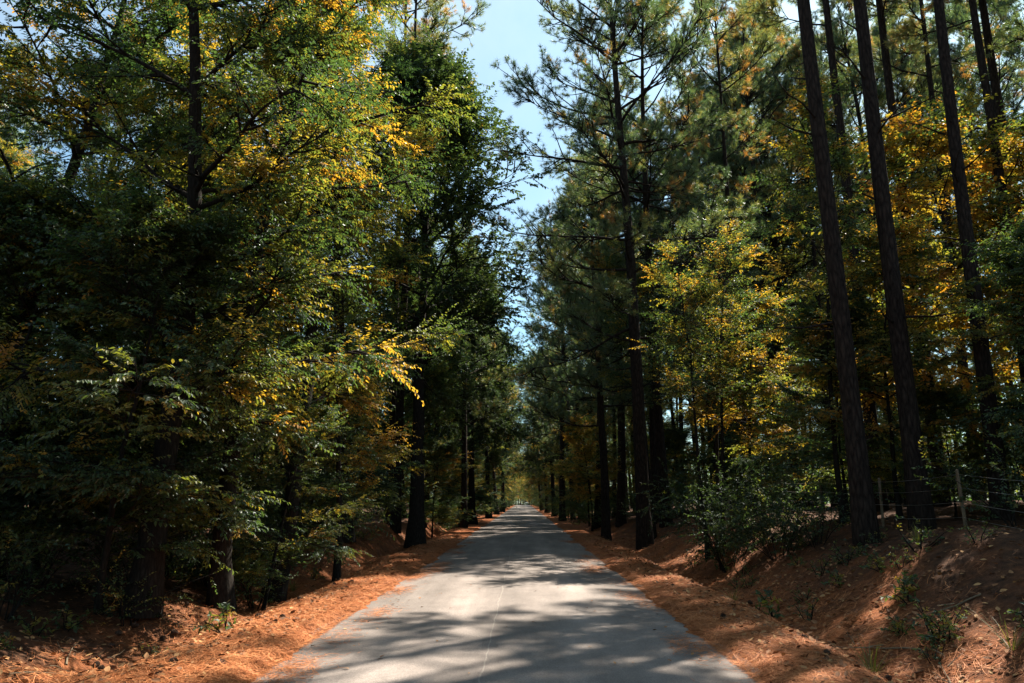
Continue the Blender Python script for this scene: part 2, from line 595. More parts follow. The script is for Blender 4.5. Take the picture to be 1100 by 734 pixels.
def broadleaf(seed, H=14, r=0.18, base=2.5, R=3.4, n1=24, n2=10, n3=8, nl=15, leaf=0.06, w=0.5, tint=0.3, tvar=0.25, gold=0.0,
              lean=0.03, flat=0.7, droop=0.0, elev=(10, 55), twig=0.7, mat=None, bark=None, shape=1.0, wander=0.05, l2f=0.46):
    rng = rng_(seed)
    t = Tree()
    trunk, crown = Geo(), Geo()
    d0 = np.array([[rng.normal(0, lean), rng.normal(0, lean), 1.0]])
    tp = grow(rng, np.zeros((1, 3)), d0, H * 0.96, 16, wander, 0.03)
    v, q = tubes(tp, r, r * 0.12, 12, 0.85, 0.45)
    trunk.add(v, q)
    # limbs
    u = np.sort(rng.uniform(0, 1, n1)) ** 0.9
    zt = (base + (H - base) * u) / H
    p1, tan = along(tp, np.zeros(n1, int), np.clip(zt, 0, 0.985))
    az = np.arange(n1) * 2.4 + rng.normal(0, 0.35, n1)
    el = np.radians(elev[0] + (elev[1] - elev[0]) * u + rng.normal(0, 9, n1))
    d1 = np.stack([np.cos(az) * np.cos(el), np.sin(az) * np.cos(el), np.sin(el)], -1)
    prof = np.sin(pi * np.clip(0.22 + 0.74 * u ** shape, 0, 1)) ** 0.7
    L1 = np.maximum(R * prof * rng.uniform(0.72, 1.15, n1), 0.5)
    l1 = grow(rng, p1, d1, L1, 7, 0.09, 0.02 - droop * 0.05)
    r1 = np.clip(r * 0.25 * (L1 / R) ** 0.8, 0.009, 0.2)
    # branches
    i2 = np.repeat(np.arange(n1), n2)
    t2 = rng.uniform(0.07, 1.0, n1 * n2)
    p2, tan2 = along(l1, i2, t2)
    d2 = side_dirs(rng, tan2, np.radians(rng.uniform(30, 65, n1 * n2)), flat)
    L2 = np.maximum(L1[i2] * l2f * (1.15 - 0.6 * t2) * rng.uniform(0.6, 1.2, n1 * n2), 0.35)
    l2 = grow(rng, p2, d2, L2, 4, 0.10, 0.01 - droop * 0.06)
    # twigs
    n23 = len(i2) * n3
    i3 = np.repeat(np.arange(len(i2)), n3)
    t3 = rng.uniform(0.15, 1.0, n23)
    p3, tan3 = along(l2, i3, t3)
    d3 = side_dirs(rng, tan3, np.radians(rng.uniform(15, 60, n23)), flat)
    L3 = twig * rng.uniform(0.55, 1.2, n23)
    l3 = grow(rng, p3, d3, L3, 3, 0.08, -0.03 - droop * 0.10)
    limbs = []
    v3, q3 = tubes(l3, 0.0045, 0.002, 3)
    k3 = 4 * 3
    for i in range(n1):
        g = Geo()
        v, q = tubes(l1[i:i + 1], r1[i], 0.008, 7, 0.8)
        g.add(v, q)
        v, q = tubes(l2[i * n2:(i + 1) * n2], np.clip(r1[i] * 0.45, 0.007, 0.05), 0.004, 5, 0.9)
        g.add(v, q)
        a = i * n2 * n3
        v, q = tubes(l3[a:a + n2 * n3], 0.0045, 0.002, 3)
        g.add(v, q)
        limbs.append(g)
    # leaves, alternate along each twig and lying close to its plane
    n = n23 * nl
    i4 = np.repeat(np.arange(n23), nl)
    k = np.tile(np.arange(nl), n23)
    t4 = 0.12 + 0.88 * (k + rng.uniform(0, 0.6, n)) / nl
    p4, tan4 = along(l3, i4, t4)
    sg = np.where(k % 2 == 0, 1, -1)
    d4 = side_dirs(rng, tan4, np.radians(rng.uniform(30, 70, n)), 0.72, sg)
    d4[:, 2] -= rng.uniform(0.0, 0.45, n) + droop * 0.3
    nor = UP[None] + rng.normal(0, 0.42, (n, 3))
    size = leaf * rng.uniform(0.6, 1.25, n)
    keep = rng.uniform(0, 1, n) < 0.95
    v, q = leaf_faces(rng, p4[keep], d4[keep], nor[keep], size[keep], w)
    tl1 = rng.normal(0, tvar * 0.85, n1)
    tl2 = rng.normal(0, tvar * 0.8, len(i2)) + np.where(rng.uniform(0, 1, len(i2)) < gold, 0.42, 0)
    tl3 = rng.normal(0, tvar * 0.3, n23)
    ti = tint + tl1[i2][i3][i4] + tl2[i3][i4] + tl3[i4] + rng.normal(0, 0.045, n)
    ti = np.clip(ti[keep], 0.02, 1)
    crown.add(v, q, tint=np.concatenate([ti, ti]))
    return finish(t, trunk, limbs, crown, bark or M_BARK2, mat or M_LEAF, "broadleaf")


def pine(seed, H=25, r=0.24, base=10, R=4.2, n1=34, n2=9, n3=4, tuft=2, needles=22, nlen=0.19, nw=0.007, tint=0.42, tvar=0.14, brown=0.06, lean=0.01, stubs=6, elev=(2, 60), bend=0.012):
    rng = rng_(seed)
    t = Tree()
    trunk, crown = Geo(), Geo()
    d0 = np.array([[rng.normal(0, lean), rng.normal(0, lean), 1.0]])
    tp = grow(rng, np.zeros((1, 3)), d0, H, 20, bend, 0.02)
    v, q = tubes(tp, r, r * 0.16, 14, 1.15, 0.35)
    trunk.add(v, q)
    u = np.sort(rng.uniform(0, 1, n1)) ** 0.85
    zt = (base + (H - base) * u) / H
    p1, _ = along(tp, np.zeros(n1, int), np.clip(zt, 0, 0.99))
    az = np.arange(n1) * 2.4 + rng.normal(0, 0.5, n1)
    el = np.radians(elev[0] + (elev[1] - elev[0]) * u ** 1.3 + rng.normal(0, 9, n1))
    d1 = np.stack([np.cos(az) * np.cos(el), np.sin(az) * np.cos(el), np.sin(el)], -1)
    L1 = np.maximum(R * (0.55 + 0.55 * np.sin(pi * (0.15 + 0.5 * u)) - 0.75 * u ** 2.2) * rng.uniform(0.65, 1.15, n1), 0.6)
    l1 = grow(rng, p1, d1, L1, 9, 0.07, [-0.02, -0.01, 0.0, 0.02, 0.04, 0.05, 0.06, 0.08, 0.1])
    r1 = np.clip(r * 0.27 * (L1 / R) ** 0.8, 0.014, 0.12)
    i2 = np.repeat(np.arange(n1), n2)
    t2 = rng.uniform(0.22, 1.0, n1 * n2) ** 0.8
    p2, tan2 = along(l1, i2, t2)
    d2 = side_dirs(rng, tan2, np.radians(rng.uniform(28, 62, n1 * n2)), 0.62)
    d2[:, 2] += 0.15
    L2 = np.maximum(L1[i2] * 0.42 * (1.25 - 0.75 * t2) * rng.uniform(0.6, 1.25, n1 * n2), 0.3)
    l2 = grow(rng, p2, d2, L2, 4, 0.10, 0.06)
    i3 = np.repeat(np.arange(len(i2)), n3)
    n23 = len(i3)
    t3 = rng.uniform(0.25, 1.0, n23)
    p3, tan3 = along(l2, i3, t3)
    d3 = side_dirs(rng, tan3, np.radians(rng.uniform(15, 60, n23)), 0.45)
    d3[:, 2] += 0.12
    L3 = rng.uniform(0.22, 0.55, n23)
    l3 = grow(rng, p3, d3, L3, 2, 0.08, 0.08)
    limbs = []
    for i in range(n1):
        g = Geo()
        v, q = tubes(l1[i:i + 1], r1[i], 0.009, 7, 0.85)
        g.add(v, q)
        v, q = tubes(l2[i * n2:(i + 1) * n2], np.clip(r1[i] * 0.42, 0.008, 0.04), 0.006, 5, 0.9)
        g.add(v, q)
        a = i * n2 * n3
        v, q = tubes(l3[a:a + n2 * n3], 0.008, 0.005, 3)
        g.add(v, q)
        limbs.append(g)
    # dead stubs below the crown
    for s in range(stubs):
        z = rng.uniform(0.28, 1.0) * base
        p, _ = along(tp, np.zeros(1, int), np.array([z / H]))
        a = rng.uniform(0, 2 * pi)
        sp = grow(rng, p, np.array([[cos(a), sin(a), rng.uniform(-0.2, 0.5)]]), rng.uniform(0.3, 1.9), 5, 0.14, 0.02)
        v, q = tubes(sp, 0.028, 0.006, 5)
        g = Geo()
        g.add(v, q)
        limbs.append(g)
    # needle tufts on every twig
    i4 = np.repeat(np.arange(n23), tuft)
    n4 = len(i4)
    k = np.tile(np.arange(tuft), n23)
    t4 = 1.0 - (k + rng.uniform(0, 0.5, n4)) * (0.75 / max(tuft, 1))
    p4, tan4 = along(l3, i4, t4)
    i5 = np.repeat(np.arange(n4), needles)
    n5 = len(i5)
    ang = np.radians(rng.uniform(12, 88, n5))
    rr = unit(rng.normal(0, 1, (n5, 3)))
    tt = tan4[i5]
    lat = unit(rr - tt * (rr * tt).sum(-1, keepdims=True))
    d5 = tt * np.cos(ang)[:, None] + lat * np.sin(ang)[:, None]
    d5[:, 2] -= 0.08
    L5 = nlen * rng.uniform(0.6, 1.15, n5)
    p5 = p4[i5] + tt * rng.uniform(-0.07, 0.03, n5)[:, None]
    sd = unit(np.cross(d5, rng.normal(0, 1, (n5, 3)))) * (nw * 0.5)
    v = np.stack([p5 - sd, p5 + sd, p5 + unit(d5) * L5[:, None]], 1).reshape(-1, 3)
    f = np.arange(n5 * 3).reshape(-1, 3)
    tl = tint + rng.normal(0, tvar, n1)[i2][i3][i4] * 0.6 + rng.normal(0, tvar, n4) * 0.7 + np.where(rng.uniform(0, 1, len(i2)) < brown, 0.42, 0)[i3][i4]
    crown.add(v, t=f, tint=np.clip(tl, 0.02, 1)[i5])
    return finish(t, trunk, limbs, crown, M_BARK, M_NEEDLE, "pine")


def shrub(seed, H=1.6, R=1.1, stems=9, n2=9, nl=14, leaf=0.07, tint=0.25, tvar=0.2, mat=None, w=0.5, gold=0.0):
    rng = rng_(seed)
    t = Tree()
    az = rng.uniform(0, 2 * pi, stems)
    sp = rng.uniform(0.15, 0.95, stems)
    d = np.stack([np.cos(az) * sp, np.sin(az) * sp, np.ones(stems)], -1)
    p = np.stack([np.cos(az) * 0.1 * R, np.sin(az) * 0.1 * R, np.full(stems, -0.05)], -1)
    l1 = grow(rng, p, d, H * rng.uniform(0.65, 1.2, stems), 7, 0.14, -0.03)
    i2 = np.repeat(np.arange(stems), n2)
    t2 = rng.uniform(0.15, 1, stems * n2)
    p2, tan2 = along(l1, i2, t2)
    d2 = side_dirs(rng, tan2, np.radians(rng.uniform(35, 80, len(i2))), 0.3)
    l2 = grow(rng, p2, d2, R * 0.55 * rng.uniform(0.5, 1.2, len(i2)), 4, 0.12, -0.01)
    t.stems = []
    for i in range(stems):
        g = Geo()
        v, q = tubes(l1[i:i + 1], 0.012, 0.003, 5)
        g.add(v, q)
        v, q = tubes(l2[i * n2:(i + 1) * n2], 0.004, 0.002, 3)
        g.add(v, q)
        t.stems.append(g.mesh("stem", M_BARK2, True))
    n = len(i2) * nl
    i4 = np.repeat(np.arange(len(i2)), nl)
    k = np.tile(np.arange(nl), len(i2))
    p4, tan4 = along(l2, i4, 0.1 + 0.9 * (k + rng.uniform(0, .6, n)) / nl)
    d4 = side_dirs(rng, tan4, np.radians(rng.uniform(30, 75, n)), 0.6, np.where(k % 2 == 0, 1, -1))
    d4[:, 2] -= rng.uniform(-0.1, 0.4, n)
    v, q = leaf_faces(rng, p4, d4, UP[None] + rng.normal(0, 0.5, (n, 3)), leaf * rng.uniform(0.6, 1.25, n), w)
    ti = tint + rng.normal(0, tvar, len(i2))[i4] + rng.normal(0, 0.06, n) + np.where(rng.uniform(0, 1, len(i2)) < gold, 0.4, 0)[i4]
    ti = np.clip(ti, 0.02, 1)
    g = Geo()
    g.add(v, q, tint=np.concatenate([ti, ti]))
    t.foliage = g.mesh("foliage", mat or M_LEAF, False)
    return t


def place_tree(T, name, x, y, sc=1.0, rz=0.0, label="", cat="tree", group=None, limbs=True, tilt=(0, 0), sink=0.06):
    root = empty(name, (x, y, place_z(x, y, sink)), rz, sc, tilt)
    tag(root, label, cat, group)
    tr = obj("trunk", T.trunk if limbs else T.joined, root)
    if limbs:
        for m in T.limbs:
            obj("limb", m, tr)
    obj("crown", T.crown, root)
    return root


def place_shrub(T, x, y, sc=1.0, rz=0.0, label="", group=None, name="shrub", cat="shrub", stems=True):
    root = empty(name, (x, y, place_z(x, y, 0.02)), rz, sc)
    tag(root, label, cat, group)
    if stems:
        for m in T.stems:
            obj("stem", m, root)
    obj("foliage", T.foliage, root)
    return root

# ------------------------------------------------------------------ kinds of tree
BIG = broadleaf(11, H=13.5, r=0.20, base=2.6, R=3.0, n1=30, n2=12, n3=11, nl=18, leaf=0.073, tint=0.34, tvar=0.17, gold=0.13, droop=0.3)
OAK = broadleaf(12, H=15.5, r=0.24, base=4.4, R=3.8, n1=40, n2=14, n3=10, nl=18, leaf=0.125, w=0.52, tint=0.22, tvar=0.14, gold=0.03, mat=M_LEAF_DARK, flat=0.15, elev=(8, 65), twig=0.85, l2f=0.6)
YELLOWGREEN = broadleaf(18, H=12.5, r=0.17, base=1.4, R=3.9, n1=30, n2=11, n3=8, nl=14, leaf=0.12, w=0.55, tint=0.50, tvar=0.16, gold=0.2, flat=0.3, elev=(0, 60), twig=0.8, l2f=0.55)
GOLD = broadleaf(13, H=16, r=0.19, base=4.2, R=3.2, n1=28, n2=12, n3=10, nl=17, leaf=0.076, tint=0.43, tvar=0.17, gold=0.22, droop=0.4)
BEECH = broadleaf(14, H=6.0, r=0.06, base=0.9, R=2.4, n1=26, n2=12, n3=8, nl=15, leaf=0.082, w=0.46, tint=0.28, tvar=0.17, gold=0.05, flat=0.88, elev=(2, 45), droop=0.4, twig=0.6)
MAPLE = broadleaf(15, H=8.0, r=0.075, base=2.0, R=2.3, n1=24, n2=11, n3=8, nl=11, leaf=0.092, w=0.62, tint=0.58, tvar=0.16, gold=0.35, flat=0.85, elev=(5, 50), droop=0.3)
THIN = broadleaf(16, H=10.5, r=0.075, base=4.0, R=1.5, n1=18, n2=8, n3=6, nl=12, leaf=0.085, tint=0.38, tvar=0.2, gold=0.15, elev=(15, 60), wander=0.03)
BARE = broadleaf(17, H=11.5, r=0.07, base=5.0, R=2.4, n1=13, n2=6, n3=3, nl=3, leaf=0.06, tint=0.55, tvar=0.2, elev=(25, 60), flat=0.3, wander=0.05)
NP = dict(n2=14, n3=5, tuft=2, needles=27, nlen=0.20, nw=0.012)
PINE = pine(21, H=26, r=0.25, base=7.0, R=5.0, n1=68, **NP)
PINE_B = pine(22, H=24, r=0.21, base=7.0, R=4.3, n1=50, tint=0.40, brown=0.06, **NP)
PINE_TALL = pine(23, H=27, r=0.185, base=14.5, R=3.4, n1=21, tint=0.52, brown=0.14, stubs=9, bend=0.004, lean=0.003, **NP)
PINE_YOUNG = pine(24, H=18, r=0.20, base=4.5, R=3.6, n1=44, tint=0.38, brown=0.05, **NP)
SHRUB = shrub(31, H=1.7, R=1.2)
SHRUB_B = shrub(32, H=1.2, R=0.9, leaf=0.055, tint=0.32, gold=0.12)
SHRUB_D = shrub(33, H=2.3, R=1.5, stems=14, n2=12, nl=18, leaf=0.08, tint=0.2, mat=M_LEAF_DARK)

# ------------------------------------------------------------------ trees one can tell apart, both sides of the road
T = place_tree
# side with the shallow ditch
T(BIG, "broadleaf_tree", -5.55, 11.3, 1.05, 0.4, "broadleaf tree of the near foliage wall, thick dark trunk rising straight above the shallow ditch")
T(BIG, "broadleaf_tree", -8.6, 12.4, 0.98, 2.1, "slim trunked leafy tree farthest from the road, sky showing through its crown")
T(BIG, "broadleaf_tree", -7.2, 15.2, 1.08, 4.0, "leafy tree with thin dark trunk just behind the thick trunk of the near foliage wall")
T(GOLD, "broadleaf_tree", -5.1, 15.8, 1.0, 1.2, "tall tree with golden yellow leaf sprays and a leaning trunk over the ditch", tilt=(0.02, 0.05))
T(GOLD, "broadleaf_tree", -5.2, 22.5, 1.1, 3.4, "second golden leaved tree, between the leaning yellow tree and the dark oak")
T(GOLD, "broadleaf_tree", -5.0, 12.9, 0.92, 5.1, "yellow flecked tree standing between the near thick trunk and the leaning golden tree")
T(BEECH, "understory_tree", -4.75, 14.2, 0.62, 2.2, "small leafy tree hiding the foot of the leaning golden tree")
T(BEECH, "understory_tree", -5.5, 18.6, 0.8, 0.9, "shaded leafy tree behind the slender black trunk at the ditch")
T(BEECH, "understory_tree", -5.4, 24.0, 0.9, 3.9, "shaded leafy tree in front of the dark oak and its neighbour pine")
T(THIN, "broadleaf_tree", -4.25, 17.6, 1.05, 0.3, "slender upright tree with black trunk at the ditch edge under the yellow crown")
T(THIN, "broadleaf_tree", -6.9, 20.0, 1.05, 2.2, "pole thin tree behind the foliage wall, the outer one of two close trunks")
T(THIN, "broadleaf_tree", -6.3, 19.7, 1.0, 4.4, "pole thin tree behind the foliage wall, the one nearer the road of two close trunks")
T(OAK, "broadleaf_tree", -3.8, 27.0, 1.22, 0.9, "dark green oak with round crown reaching out over the middle of the road", tilt=(0.0, 0.05))
T(OAK, "broadleaf_tree", -3.3, 50.0, 1.08, 3.0, "dark leafy tree whose boughs cross the sky gap beyond the big oak", tilt=(0.0, 0.04))
T(PINE_YOUNG, "pine_tree", -3.35, 43.0, 0.95, 1.9, "young pine whose level boughs cross the sky gap behind the dark oak")
T(PINE_YOUNG, "pine_tree", 2.95, 58.0, 1.2, 0.8, "bushy pine close to the road edge, narrowing the sky gap beyond the shorter pine")
T(PINE_TALL, "pine_tree", -4.75, 28.4, 0.95, 2.5, "pine with thick trunk standing close against the dark oak")
T(PINE_TALL, "pine_tree", -5.6, 32.0, 1.02, 0.4, "tall pine whose needle tufts show against the sky above the dark oak")
T(BEECH, "understory_tree", -6.0, 11.0, 0.95, 0.6, "low leafy understory tree at the forest edge nearest the bright orange straw")
T(BEECH, "understory_tree", -7.9, 10.4, 1.0, 2.6, "low dense understory tree filling the shaded forest edge by the dark straw hollow")
T(BEECH, "understory_tree", -6.6, 13.3, 1.05, 4.1, "understory tree with flat leaf sprays reaching toward the ditch behind the nearest one")
T(BEECH, "understory_tree", -8.6, 13.6, 1.1, 5.0, "understory tree deep in shade behind the slim trunked leafy tree")
T(MAPLE, "understory_tree", -4.9, 20.5, 0.72, 1.1, "small yellow leaved tree beside the slender black trunk at the ditch")
# side with the wire fence
T(PINE_TALL, "pine_tree", 6.28, 14.2, 1.0, 0.0, "thick bare pine trunk at the top of the bank, nearest the road", tilt=(0.0, -0.018))
T(PINE_TALL, "pine_tree", 7.58, 14.7, 1.0, 2.0, "thick bare pine trunk just behind the wire fence, second from road", tilt=(-0.016, 0.008))
T(THIN, "broadleaf_tree", 6.9, 16.6, 0.95, 2.0, "slim dark trunk standing just behind the two thick bank pines")
T(BEECH, "understory_tree", 11.2, 13.6, 0.8, 1.4, "low leafy tree behind the fence nearest the edge of view")
T(BEECH, "understory_tree", 8.9, 15.9, 0.45, 2.4, "small low leafy tree directly behind the wire fence stakes")
T(PINE_TALL, "pine_tree", 8.9, 19.2, 0.9, 4.0, "thin pine trunk close behind the pine nearest the road on the bank")
T(PINE_TALL, "pine_tree", 11.0, 20.2, 0.94, 5.2, "pine trunk behind the yellow maple, paired with the second bank pine")
T(PINE_TALL, "pine_tree", 9.3, 15.0, 0.86, 1.1, "straight pine trunk rising through the yellow maple behind the wire fence")
T(PINE_TALL, "pine_tree", 12.2, 18.0, 0.84, 3.1, "slender pine trunk beyond the yellow maple, inner one of the outermost pair")
T(PINE_TALL, "pine_tree", 13.0, 17.2, 0.88, 0.7, "slender slightly leaning pine trunk farthest from the road among the fence pines", tilt=(0.0, 0.03))
T(PINE, "pine_tree", 4.25, 27.0, 1.0, 1.9, "big roadside pine with wide dark boughs reaching over the road")
T(PINE_B, "pine_tree", 5.75, 31.0, 1.05, 0.2, "tall pine standing just behind the big roadside pine, trunk parallel to it")
T(PINE_YOUNG, "pine_tree", 3.75, 35.0, 1.0, 3.3, "shorter pine nearest the sky gap, boughs level over the road edge")
T(PINE, "pine_tree", 13.4, 40.0, 1.05, 2.7, "tall pine far back in the wood seen beside the nearest thick bank trunk")
T(PINE_TALL, "pine_tree", 16.9, 28.5, 1.05, 1.3, "olive pine crown behind the golden maple, between the fence pines")
T(PINE_TALL, "pine_tree", 14.4, 20.6, 0.98, 5.0, "dark pine trunk close beside the slender leaning one at the edge of view")
T(PINE_B, "pine_tree", 10.6, 42.0, 1.05, 0.5, "tall pine far back in the wood above the yellow small tree by the saplings")
T(PINE, "pine_tree", 5.2, 41.0, 0.95, 3.7, "pine rising behind the shorter pine by the sky gap")
for k, (x, y, K) in enumerate(((15.6, 44, PINE), (20.2, 42, PINE_B), (24.6, 45.5, PINE), (29.0, 44, PINE_B), (31.5, 51, PINE), (22.5, 52, PINE), (18.2, 50, PINE_B), (26.8, 38.5, PINE_B))):
    T(K, "pine_tree", x, y, (1.22, 1.3)[k % 2], k * 1.9, "tall pine far back in the wood whose crown fills the sky between the bare trunks", group="tall pines far behind the bare trunks", limbs=False)
T(MAPLE, "understory_tree", 13.0, 17.9, 1.2, 4.4, "golden maple at the edge of view, beside the brightest one")
T(MAPLE, "understory_tree", 11.8, 19.2, 1.3, 0.8, "bright golden maple glowing behind the straight fence pine")
T(MAPLE, "understory_tree", 8.0, 16.4, 0.80, 3.0, "yellow green maple just behind the wire fence between the thick bank pines")
T(MAPLE, "understory_tree", 6.8, 22.5, 0.85, 4.6, "yellow leaved small tree between the roadside pine and the bank pines")
T(THIN, "broadleaf_tree", 5.0, 29.5, 1.15, 0.6, "slim straight trunk between the big roadside pine and the one behind it")
T(PINE_YOUNG, "pine_tree", 6.4, 37.0, 1.1, 4.9, "young pine with fine feathery crown behind the two roadside pines")
T(THIN, "understory_tree", 4.75, 20.0, 0.80, 1.0, "very thin dark sapling leaning slightly, the nearer to the road of two")
T(THIN, "understory_tree", 5.3, 20.6, 0.85, 3.9, "very thin dark upright sapling, the farther from the road of two")
T(BARE, "understory_tree", 6.0, 23.5, 1.0, 2.2, "nearly bare tree with crooked dark branches against the sky beside roadside pine", tilt=(0.0, 0.06))
T(BEECH, "understory_tree", 9.6, 12.2, 0.8, 3.4, "leafy green understory tree behind the wire fence beyond the golden maple")
T(BEECH, "understory_tree", 10.8, 15.5, 0.95, 0.2, "green understory tree in the shade beyond the golden maple and its pine")
T(BEECH, "understory_tree", 7.4, 17.5, 0.78, 5.6, "green understory tree standing in the gap behind the two thick bank pines")

# ------------------------------------------------------------------ the forest behind and along the road
rng = rng_(77)
taken = [(o.location.x, o.location.y) for o in scene.objects if o.parent is None and o.type == "EMPTY"]


def free(x, y, d):
    return all((x - a) ** 2 + (y - b) ** 2 > d * d for a, b in taken)


SIDE = {-1: "on the ditch side of the road", 1: "on the wire fence side of the road"}


def K_tall(kinds):
    return kinds[0][1] == "pine_tree" or kinds[-1][1] == "pine_tree"


def scatter(n, sgn, x0, x1, y0, y1, dmin, kinds, label, group, cat="tree", limbs=False, ypow=1.0):
    made = 0
    for _ in range(n * 30):
        if made >= n:
            break
        u = rng.uniform(0, 1) ** ypow
        y = y0 + (y1 - y0) * u
        x = rng.uniform(x0, x1)
        if not free(sgn * x, y, dmin) or (sgn > 0 and K_tall(kinds) and y < 52 and 4 < x < 34 and abs((x - 9.5) - 0.9 * (y - 21)) < 9.5):
            continue
        if sgn > 0 and not K_tall(kinds) and y < 36 and x < 20 and rng.uniform() < 0.8:
            continue
        K, name, s0, s1 = kinds[rng.integers(len(kinds))]
        X = sgn * x + (road_x(y) - XC)
        taken.append((sgn * x, y))
        lb = label.replace("KIND", name.replace("_", " "))
        T(K, name, float(X), y, rng.uniform(s0, s1), rng.uniform(0, 6.28), lb, cat, group.replace("KIND", name.replace("_", " ")), limbs=limbs, tilt=(rng.normal(0, .02), rng.normal(0, .02)))
        made += 1


P_ = [(PINE, "pine_tree", .8, 1.05), (PINE_B, "pine_tree", .8, 1.1), (PINE_TALL, "pine_tree", .8, 1.0)]
PR = [(PINE, "pine_tree", .75, 1.0), (PINE_B, "pine_tree", .75, 1.05), (PINE_YOUNG, "pine_tree", .8, 1.2)]
B_ = [(BIG, "broadleaf_tree", .8, 1.15), (GOLD, "broadleaf_tree", .75, 1.0), (OAK, "broadleaf_tree", .75, 1.0)]
U_ = [(BEECH, "understory_tree", .6, 1.1), (BEECH, "understory_tree", .6, 1.1), (MAPLE, "understory_tree", .55, .95), (THIN, "understory_tree", .5, .9)]
for sgn in (-1, 1):
    S = SIDE[sgn]
    # roadside rows
    scatter(36, sgn, 4.0, 7.0, 38, 230, 3.2, PR + B_ if sgn > 0 else B_ + PR[:2], "KIND in the distant roadside row " + S, "KIND row far " + S, ypow=1.25)
    scatter(34, sgn, 3.9, 6.2, 34, 210, 1.7, U_, "small leafy tree at far edge " + S, "small trees at the far edge " + S, ypow=1.2)
    # deep forest
    scatter(40 if sgn > 0 else 26, sgn, 9, 30, 18, 75, 2.6, (P_ if sgn > 0 else B_ + PR), "KIND deep in shade " + S, "KIND inside the forest " + S)
    scatter(62, sgn, 7.5, 26, 14, 62, 1.7, U_, "leafy undergrowth tree in shade " + S, "undergrowth trees inside the forest " + S)
    scatter(22, sgn, 8, 30, 75, 230, 4.0, PR + B_, "KIND in far woods " + S, "KIND in the far woods " + S)
    scatter(9, sgn, 2.9, 3.7, 62, 150, 5.0, [(OAK, "broadleaf_tree", .8, 1.05), (GOLD, "broadleaf_tree", .85, 1.1), (BIG, "broadleaf_tree", .9, 1.2)], "KIND leaning over the far road " + S, "KIND over the far road " + S)
    scatter(22 if sgn > 0 else 6, sgn, 12, 34, 12, 60, 2.6, P_, "KIND of the high canopy well back " + S, "KIND of the high canopy " + S)
    scatter(12, sgn, 4.8, 13, -26, -1.5, 3.0, B_ + PR, "KIND standing behind the viewpoint " + S, "KIND behind the viewpoint " + S)
for x, y, K, sc_, lb in ((-3.0, 66, OAK, 1.05, "dark tree leaning over the road beyond the big oak"), (3.0, 74, OAK, 1.0, "dark broadleaf tree over the road beyond the shorter pine"),
                         (-2.9, 84, GOLD, 1.15, "yellow green tree arching over the far road"), (2.9, 93, BIG, 1.35, "tall leafy tree arching over the far road opposite the yellow green one"),
                         (-2.8, 101, OAK, 1.2, "broad dark crown closing the sky gap far down the road"), (2.7, 112, GOLD, 1.25, "golden crown closing the sky gap far down the road")):
    T(K, "broadleaf_tree", x, y, sc_, rng.uniform(0, 6), lb, limbs=False)
for k, (x, y) in enumerate(((-3.7, 124), (3.5, 133), (-3.4, 146), (3.4, 158), (-3.2, 172), (3.1, 186), (-3.1, 203), (3.0, 216), (-5, 236), (2.6, 246), (-1.5, 256))):
    T(YELLOWGREEN, "broadleaf_tree", x, y, 0.95 + 0.05 * (k % 4), k * 1.7, "yellow green tree narrowing the far end of the road", "tree", "yellow green trees at the far end of the road", limbs=False)
for k, (x, y) in enumerate([(-4 + 1.5 * i, 290 + (i % 3)) for i in range(10)] + [(-14 + 1.6 * i, 304 + (i % 2)) for i in range(5)]):
    T(BEECH, "understory_tree", x, y, 0.9 + 0.1 * (k % 3), k * 2.1, "low sunlit tree closing the view at the road end", "tree", "low trees closing the view at the road end", limbs=False)
# trees that close the view where the road drops out of sight
for x, y, K, nm, s in ((-4, 268, GOLD, "broadleaf_tree", 1.2), (2.2, 266, GOLD, "broadleaf_tree", 1.2), (-1, 275, BIG, "broadleaf_tree", 1.5), (5.5, 272, GOLD, "broadleaf_tree", 1.3), (-9, 285, GOLD, "broadleaf_tree", 1.0), (-3, 292, GOLD, "broadleaf_tree", 1.1), (2.5, 288, BIG, "broadleaf_tree", 1.1), (8, 294, GOLD, "broadleaf_tree", 1.1),
                       (0, 305, OAK, "broadleaf_tree", 1.3), (6, 312, PINE, "pine_tree", 1.0), (-6, 312, PINE_B, "pine_tree", 1.0), (13, 300, OAK, "broadleaf_tree", 1.1), (-14, 300, OAK, "broadleaf_tree", 1.1)):
    T(K, nm, x, y, s, rng.uniform(0, 6), "sunlit tree closing the view where the road drops out of sight", "tree", "trees at the end of the road", limbs=False)

# ------------------------------------------------------------------ shrubs
PS = place_shrub
PS(SHRUB_D, 4.75, 18.0, 1.0, 0.3, "dark glossy leaved shrub on the bank below the thin saplings, largest of the three")
PS(SHRUB_D, 5.35, 16.4, 0.75, 2.0, "dark glossy leaved shrub on the bank beside the nearest thick pine")
PS(SHRUB_D, 5.4, 20.2, 0.9, 4.0, "dark glossy leaved shrub on the bank behind the largest one")
PS(SHRUB, 5.9, 15.6, 0.8, 1.0, "leafy green shrub between the nearest thick pine and the fence post")
PS(SHRUB, 7.7, 12.0, 0.85, 2.0, "leafy green shrub behind the wire fence beside the straight fence pine")
PS(SHRUB_B, 8.7, 11.4, 1.2, 5.0, "light green shrub just behind the fence stake beside the leafy shrub")
PS(SHRUB, 9.7, 13.2, 1.1, 3.0, "green shrub behind the fence below the shaded green understory tree")
PS(SHRUB, -6.9, 10.2, 0.9, 1.0, "shrub in deep shade under the dense understory tree")
PS(SHRUB_B, -5.6, 11.0, 0.9, 2.5, "small shrub at the shaded forest edge above the shallow ditch")
PS(SHRUB, -4.9, 14.2, 0.8, 4.5, "shrub under the leaning yellow tree beside the ditch")
